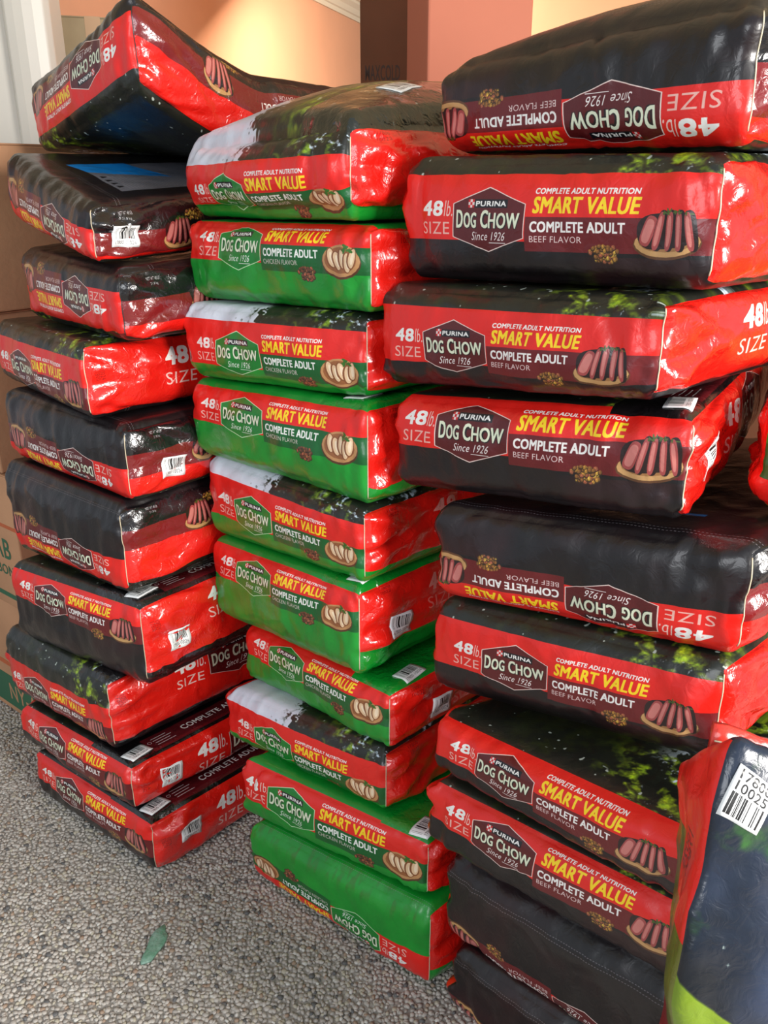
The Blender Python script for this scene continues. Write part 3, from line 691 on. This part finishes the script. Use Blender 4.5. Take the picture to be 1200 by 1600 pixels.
# stretch film strip hanging over the carton faces, and a twine
uu = np.array(u)/np.linalg.norm(u); nn_ = np.array([-uu[1], uu[0]]); nn_ = -nn_ if nn_[1] > 0 else nn_
V = []; F = []; K = 30
for i in range(K):
    z = 1.50-i*.027; a = .16+.012*math.sin(i*.5)-.0018*i; wv = .016+.004*math.sin(i*.8)
    for s_ in (-1, 0, 1):
        q = np.array(C)+uu*(a+s_*wv)+nn_*(.022+.003*abs(s_)+.004*math.sin(i*1.1+s_)); V.append((q[0], q[1], z))
for i in range(K-1):
    for s_ in range(2): F.append((i*3+s_, i*3+s_+1, (i+1)*3+s_+1, (i+1)*3+s_))
o = link_mesh('stretch_film', V, F, pmat('stretch_film', (.55,.50,.44), .25, bump=.5, bscale=40), None)
sm = o.modifiers.new('solid', 'SOLIDIFY'); sm.thickness = .002
tag(o, 'crumpled pale strip of stretch film hanging down the brown cartons', 'stretch film')
pts = [tuple(np.array(C)+uu*(.10+.015*math.sin(t*5))+nn_*.014)+(1.565-.16*t,) for t in np.linspace(0, 1, 12)]
o = tube('twine', pts, .0022, pmat('twine', (.45,.36,.20), .8), None); tag(o, 'short piece of twine hanging on the topmost brown carton', 'twine')

# carton pile with printed carton behind the middle stack
for k in range(4):
    carton((.10,2.84), (-1,.08), .46, .40, k*.40, .40, M_card, ['floor-level','second','third','fourth'][k]+' plain brown carton in the pile beside the pink pillar, behind the stacks', 'cartons beneath the printed carton')
carton((.30,2.90), (-1,.10), .375, .36, 1.60, .41, M_card_dark, 'dark brown printed carton on its pile left of the pink pillar', 'cartons beneath the printed carton',
       [('text','MAXCOLD',.360,.252,.185,.228,M_inkd)])
for k in range(4):
    carton((1.32,1.80), (-.80,.60), .66, .40, k*.40, .40, M_card_dark, ['floor-level','second','third','fourth'][k]+' dark brown carton added to block wall reflections behind the right stack', 'added light-blocking cartons behind the right stack')  # pile added to block warm wall reflections and darken the gap
carton((-.845,3.22), (-.955,-.30), .24, .16, 0, 1.0, M_card_beige, 'lower tall beige carton standing on floor right of the white door frame', 'beige cartons by the wall')
carton((-.850,3.22), (-.955,-.30), .235, .16, 1.0, 1.0, M_card_beige, 'upper tall beige carton stacked right of the white door frame', 'beige cartons by the wall')

# ------------------------------------------------------------------ the stacks
def make_bag(label, group, A, B, zbA, zbB, ztA, ztB, dA, dB=None, kind='beef', flip=False, s0=0., end='red_beef', cap=0., es=0., seed=1, Wd=.68,
             stick=(), seam='cream', crown=0., back=(0,0), backt=None, lift=None, wr=1., lr=1., xo=0., vs=1., name='dog_food_bag', rz=.50, r=(.024,.024), bulge=(.014,.014), res=(62,44,28)):
    dA = np.array(dA)/np.linalg.norm(dA); dB = dA if dB is None else np.array(dB)/np.linalg.norm(dB)
    L = math.dist(A, B); T = (ztA-zbA+ztB-zbB)/2
    bt = back if backt is None else backt
    fr = quad_frame(A, B, dA*Wd, dB*Wd, (zbA, zbB, zbA+back[0], zbB+back[1]), (ztA, ztB, ztA+bt[0], ztB+bt[1]), lift)
    bag = Bag(L, Wd, T, fr, seed, rz=rz, r=r, bulge=bulge, crown=crown, wr=wr)
    root = empty(name, ((A[0]+B[0])/2+dA[0]*Wd/2, (A[1]+B[1])/2+dA[1]*Wd/2, min(zbA, zbB))); tag(root, label, 'bag', group)
    bag.mesh('bag_body', root, [MF[kind], ME[end]], std_uv(L, Wd, T, s0, flip, False, cap, es, lr, xo, vs), *res)
    if seam: corner_seam(bag, root, M_cream if seam == 'cream' else M_dark)
    for st in stick: sticker(bag, root, *st)
    return bag, root

GL = 'bags of the left stack'; GM = 'bags of the middle stack'; GR = 'bags of the right stack'
dL = (.69,.72); dM = (.72,.695); dR = (.74,.67)
def st_end(cu=.085, cv=.06, rot=-.08, w=.055, h=.045, m='a'): return ('end', cu, cv, w, h, rot, MS[m])
def st_top(cu=.055, cv=.035, rot=.15, w=.058, h=.040, m='a'): return ('top', cu, cv, w, h, rot, MS[m])

# left stack, from the floor up
def lift1(x, y):
    s = (x+1)/2; t = (y+1)/2*.62; return .124*np.clip(1-t/.30, 0, 1)**1.3*s**1.2-.02*np.clip(t-.3, 0, 1)
LEFT = [
 dict(A=(-.526,1.511), B=(-.920,1.818), z=(0,0,.152,.128), s0=.004, end='red_beef', cap=.16, stick=[st_end(.095,.075), st_top(.045,.045)], label='bottommost beef-flavour bag of the left stack, lying on the pebbled floor'),
 dict(A=(-.566,1.540), B=(-.954,1.855), z=(.157,.130,.282,.240), s0=.012, end='red_beef', cap=.16, stick=[st_end(.095,.055), st_top(.045,.040)], label='red and black beef-flavour bag resting directly on the bottommost bag of the left stack'),
 dict(A=(-.609,1.580), B=(-.985,1.911), z=(.287,.243,.480,.440), s0=-.072, end='red_beef', cap=.07, stick=[st_top(.09,.040)], label='beef-flavour bag with leafy tree print showing on top, third from floor in left stack'),
 dict(A=(-.503,1.540), B=(-.906,1.836), z=(.484,.444,.690,.655), dA=(.635,.772), dB=(.66,.75), s0=-.002, end='red_beef', cap=.16, stick=[st_end(.085,.095), st_top(.045,.050)], label='upright-printed bag with two white barcode labels, fourth from floor in left stack'),
 dict(A=(-.527,1.560), B=(-.904,1.888), z=(.694,.660,.898,.892), dA=(.655,.756), dB=(.66,.75), s0=.210, flip=True, end='bands_beef', es=0, label='upside-down beef-flavour bag with striped end and no barcode, fifth from floor in left stack'),
 dict(A=(-.500,1.560), B=(-.876,1.890), z=(.900,.896,1.060,1.062), dA=(.655,.756), dB=(.66,.75), s0=.172, flip=True, end='bands_beef', es=0, stick=[st_end(.10,.06)], label='upside-down black bag with white barcode on maroon end, middle of left stack'),
 dict(A=(-.565,1.580), B=(-.895,1.956), z=(1.064,1.066,1.215,1.205), s0=-.030, end='red_beef', label='upright-printed beef-flavour bag with plain glossy red end, fourth from top in left stack'),
 dict(A=(-.475,1.560), B=(-.804,1.936), z=(1.219,1.210,1.350,1.362), dA=(.655,.756), dB=(.66,.75), s0=.125, flip=True, end='bands_beef', es=.0, seam='dark', backt=(.028,.05), label='upside-down beef-flavour bag third from top in left stack, under the sloping black bag'),
 dict(A=(-.520,1.580), B=(-.822,1.978), z=(1.354,1.414,1.460,1.555), kind='panel', dA=(.65,.76), dB=(.66,.75), s0=.135, flip=True, end='bands_beef', stick=[st_end(.065,.055)], back=(.03,.05), backt=(.042,.010), label='sloping black bag with grey feeding table and blue corner, second from top in left stack'),
 dict(A=(-.447,1.715), B=(-.800,2.100), z=(1.533,1.556,1.700,1.702), dA=(.64,.77), dB=(.70,.71), s0=.125, flip=True, end='bands_beef', Wd=.62, es=.030, lift=lift1, seam='dark', fold=1, label='topmost bag of left stack, tilted with its dark tree-printed underside showing'),
]
MID = [
 dict(A=(.089,1.210), B=(-.308,1.514), z=(0,0,.208,.160), s0=.184, flip=True, kind='green', end='red_chicken', label='upside-down green chicken-flavour bag lying on the floor under the middle stack'),
 dict(A=(.083,1.230), B=(-.318,1.528), z=(.212,.164,.357,.326), backt=(-.014,-.048), lr=.93, vs=.84, s0=.004, kind='green', end='red_chicken', cap=.12, stick=[st_top(.035,.035)], xo=.03, label='large clear green bag second from floor in middle stack, barcode at its right tip'),
 dict(A=(.004,1.310), B=(-.364,1.648), z=(.349,.284,.500,.425), s0=-.030, kind='sky', end='red_chicken', label='chicken-flavour bag with pale sky print on top, third from floor in middle stack'),
 dict(A=(.010,1.300), B=(-.319,1.677), z=(.504,.429,.634,.572), s0=.018, kind='green', end='red_chicken', cap=.12, stick=[st_end(.13,.055), st_top(.08,.03)], label='green chicken-flavour bag with barcoded end, fourth from floor in middle stack'),
 dict(A=(-.045,1.340), B=(-.384,1.708), z=(.638,.576,.825,.775), s0=.002, kind='green', end='red_chicken', cap=.12, stick=[st_end(.10,.085), st_top(.05,.04)], label='bulging green bag with two barcodes, fifth from floor in middle stack'),
 dict(A=(-.034,1.340), B=(-.377,1.703), z=(.829,.779,.975,.965), s0=-.032, kind='sky', end='red_chicken', label='chicken-flavour bag with pale sky print on top, in the middle of the middle stack'),
 dict(A=(-.027,1.340), B=(-.394,1.679), z=(.979,.969,1.160,1.130), s0=-.002, kind='green', end='red_chicken', cap=.13, stick=[st_top(.05,.06)], label='tilted bright green bag with barcoded top edge, fourth from top in middle stack'),
 dict(A=(-.027,1.354), B=(-.392,1.664), z=(1.164,1.134,1.300,1.280), s0=-.026, kind='sky', end='red_chicken', label='chicken-flavour bag with pale sky print on top, third from top in middle stack'),
 dict(A=(-.020,1.340), B=(-.377,1.690), z=(1.304,1.284,1.435,1.428), s0=.018, kind='green', end='red_chicken', label='narrow green chicken-flavour bag second from top in middle stack'),
 dict(A=(-.050,1.340), B=(-.373,1.722), z=(1.440,1.434,1.590,1.568), s0=-.050, kind='sky', end='tree_chicken', crown=.085, rz=.97, stick=[('top', .19,.10,.07,.05,.3, MS['a'])], cap=.14, wr=1.2, bulge=(.03,.03), label='plump topmost chicken-flavour bag of the middle stack with rounded top'),
]
RIGHT = [
 dict(A=(.479,.830), B=(.127,1.185), z=(0,0,.225,.150), s0=.232, flip=True, end='bands_beef', label='lowest black bag of the right stack, cut by the bottom edge of the photo'),
 dict(A=(.447,.830), B=(.110,1.199), z=(.229,.154,.452,.370), s0=.245, flip=True, end='bands_beef', r=(.03,.06), label='black upside-down bag with stitched edge and blue stripe, second lowest of right stack'),
 dict(A=(.416,.830), B=(.078,1.199), z=(.462,.388,.604,.530), s0=.008, end='red_beef', label='beef-flavour bag directly above the black bag with blue stripe in right stack'),
 dict(A=(.407,.820), B=(.088,1.210), z=(.610,.536,.735,.652), lr=1.08, xo=-.005, vs=1.12, s0=.006, end='red_beef', r=(.03,.06), label='steeply angled beef-flavour bag with dark tree top beside the foreground bag'),
 dict(A=(.440,.930), B=(.089,1.286), z=(.765,.656,.925,.840), lr=1.03, xo=-.008, s0=-.030, end='red_beef', label='beef-flavour bag with dark leafy tree print, directly under the middle black upside-down bag'),
 dict(A=(.449,.930), B=(.084,1.271), z=(.930,.850,1.090,1.015), lr=.90, xo=.03, s0=.178, flip=True, end='bands_beef', label='upside-down black bag with shiny stitch lines halfway up the right stack'),
 dict(A=(.374,.980), B=(.021,1.335), z=(1.096,1.020,1.240,1.178), lr=.93, xo=.025, vs=.90, s0=.014, end='red_beef', cap=.12, dA=(.52,.854), dB=(.72,.69), stick=[('end', .085,.075,.062,.050,-1.52, MS['a']), st_top(.05,.035)], label='beef-flavour bag with upright 17800-10024 barcode on its end, fourth from top in right stack'),
 dict(A=(.322,.980), B=(-.005,1.358), z=(1.252,1.190,1.375,1.350), lr=1.04, xo=-.003, vs=1.08, s0=-.030, end='red_beef', label='beef-flavour bag with shiny plain red end, third from top in right stack'),
 dict(A=(.368,.980), B=(.032,1.350), z=(1.380,1.357,1.528,1.530), s0=-.022, end='red_beef', label='upright-printed beef-flavour bag second from top in right stack'),
 dict(A=(.385,.980), B=(.082,1.377), z=(1.532,1.535,1.680,1.655), lr=.90, xo=.03, s0=.158, flip=True, end='bands_beef', es=-.0, crown=.06, r=(.03,.05), label='topmost bag of the right stack, upside-down print and black domed top'),
]
BAGS = []
for grp, dd, lst, base in ((GL, dL, LEFT, 10), (GM, dM, MID, 40), (GR, dR, RIGHT, 70)):
    for i, k in enumerate(lst):
        k = dict(k); A, B, z = k.pop('A'), k.pop('B'), k.pop('z')
        if grp == GL: B = (A[0]+(B[0]-A[0])*.968, A[1]+(B[1]-A[1])*.968)
        if grp == GM: k.setdefault('dB', (.80,.60)); B = (A[0]+(B[0]-A[0])*.985, A[1]+(B[1]-A[1])*.985)
        if grp == GR: k.setdefault('dB', (.82,.57))
        lab = k.pop('label'); k.pop('fold', None); dA = k.pop('dA', dd)
        BAGS.append(make_bag(lab, grp, A, B, z[0], z[1], z[2], z[3], dA, seed=base+i*1.37, **k))
make_bag('upside-down green chicken-flavour bag at right photo edge, resting beside the barcode-ended beef bag', 'bags of the far right stack', (.830,.690), (.487,1.040), 1.100, 1.096, 1.235, 1.243, (.66,.75), dB=(.47,.883), kind='green', flip=True, s0=.15, end='red_chicken', seed=99, Wd=.6)

# ------------------------------------------------------------------ standing bag in the foreground
MSF = plastic('standing_bag_panel', foreground_art(), .26, .7); MSG = plastic('standing_bag_gusset', gusset_art(), .26, .7)
cols_z = np.array([0, .58, .73, .90, .975])
FL = np.array([(.320,.590), (.314,.590), (.284,.600), (.312,.645), (.340,.685)]); BL = np.array([(.348,.760), (.352,.760), (.350,.765), (.332,.768), (.330,.766)])
FRr = np.array([(.80,.560), (.80,.560), (.80,.57), (.80,.62), (.80,.67)]); BR = np.array([(.83,.74)]*5)
def stand_frame(x, y, z):
    s = (x+1)/2; t = (y+1)/2; k = (z+1)/2; Z = k*.95
    def ip(T): return np.stack([np.interp(Z, cols_z, T[:,0]), np.interp(Z, cols_z, T[:,1])], 1)
    XY = ((1-s)*(1-t))[:,None]*ip(FL)+(s*(1-t))[:,None]*ip(FRr)+((1-s)*t)[:,None]*ip(BL)+(s*t)[:,None]*ip(BR)
    slope = np.where(t > 0, 0, 0)
    return np.column_stack([XY, Z+(.060*(1-t)*np.clip(1-abs(s-.02)/.9, 0, 1)-.28*s*.5-.045*t)*k**6])
def stand_uv(fid, a, b, c):
    u = (a+1)/2*.5; v = (1-c)/2*1.0; e = (b+1)/2*.17
    U = u/.56; V = 1-v/1.05; g = (fid == 2) | (fid == 3) | (fid == 1)
    U = np.where(g[:,None], e/.20, U); top = (fid == 4); U = np.where(top[:,None], u/.56, U); V = np.where(top[:,None], 1-(.0+e*.2)/1.05, V)
    return np.stack([U, V], -1).reshape(-1, 2), g.astype(int)
sb = Bag(.50, .17, 1.0, stand_frame, 5.3, r=(.018,.02), rz=.03, bulge=(.004,.014), wr=1.5, fold=0)
root = empty('standing_dog_food_bag', (.55,.66,0)); tag(root, 'large bag standing upright in the right foreground, dark tree panel and 17800 10025 barcode', 'bag')
sb.mesh('bag_body', root, [MSF, MSG], stand_uv, 40, 18, 80)
sticker(sb, root, 'front', .031, .958, .041, .038, -.24, MS['b'])
# rolled and stitched closure along the top
aa = np.linspace(-.97, .97, 30); ctr = sb.at(aa, np.zeros(30)+.2, np.ones(30), .0)
V = []; F = []
for i in range(30):
    x, y, z = ctr[i]; w = .0015*math.sin(i*1.3)
    V += [(x, y-.005+w, z-.004), (x, y+.003+w, z-.004), (x+.004, y+.010+w, z+.030), (x+.004, y+.002+w, z+.031)]
for i in range(29):
    for j in range(4): F.append((i*4+j, (i+1)*4+j, (i+1)*4+(j+1) % 4, i*4+(j+1) % 4))
F += [(0,1,2,3), (119,118,117,116)]
link_mesh('top_closure', V, F, pmat('red_film', (.72,.045,.03), .28, bump=.5, bscale=50, coat=.3), root)
for i in range(0, 29, 1):
    pass
V2 = [(x+.004, y-.002, z+.014) for x, y, z in ctr]; tube('closure_stitching', V2, .0010, M_cream, root)
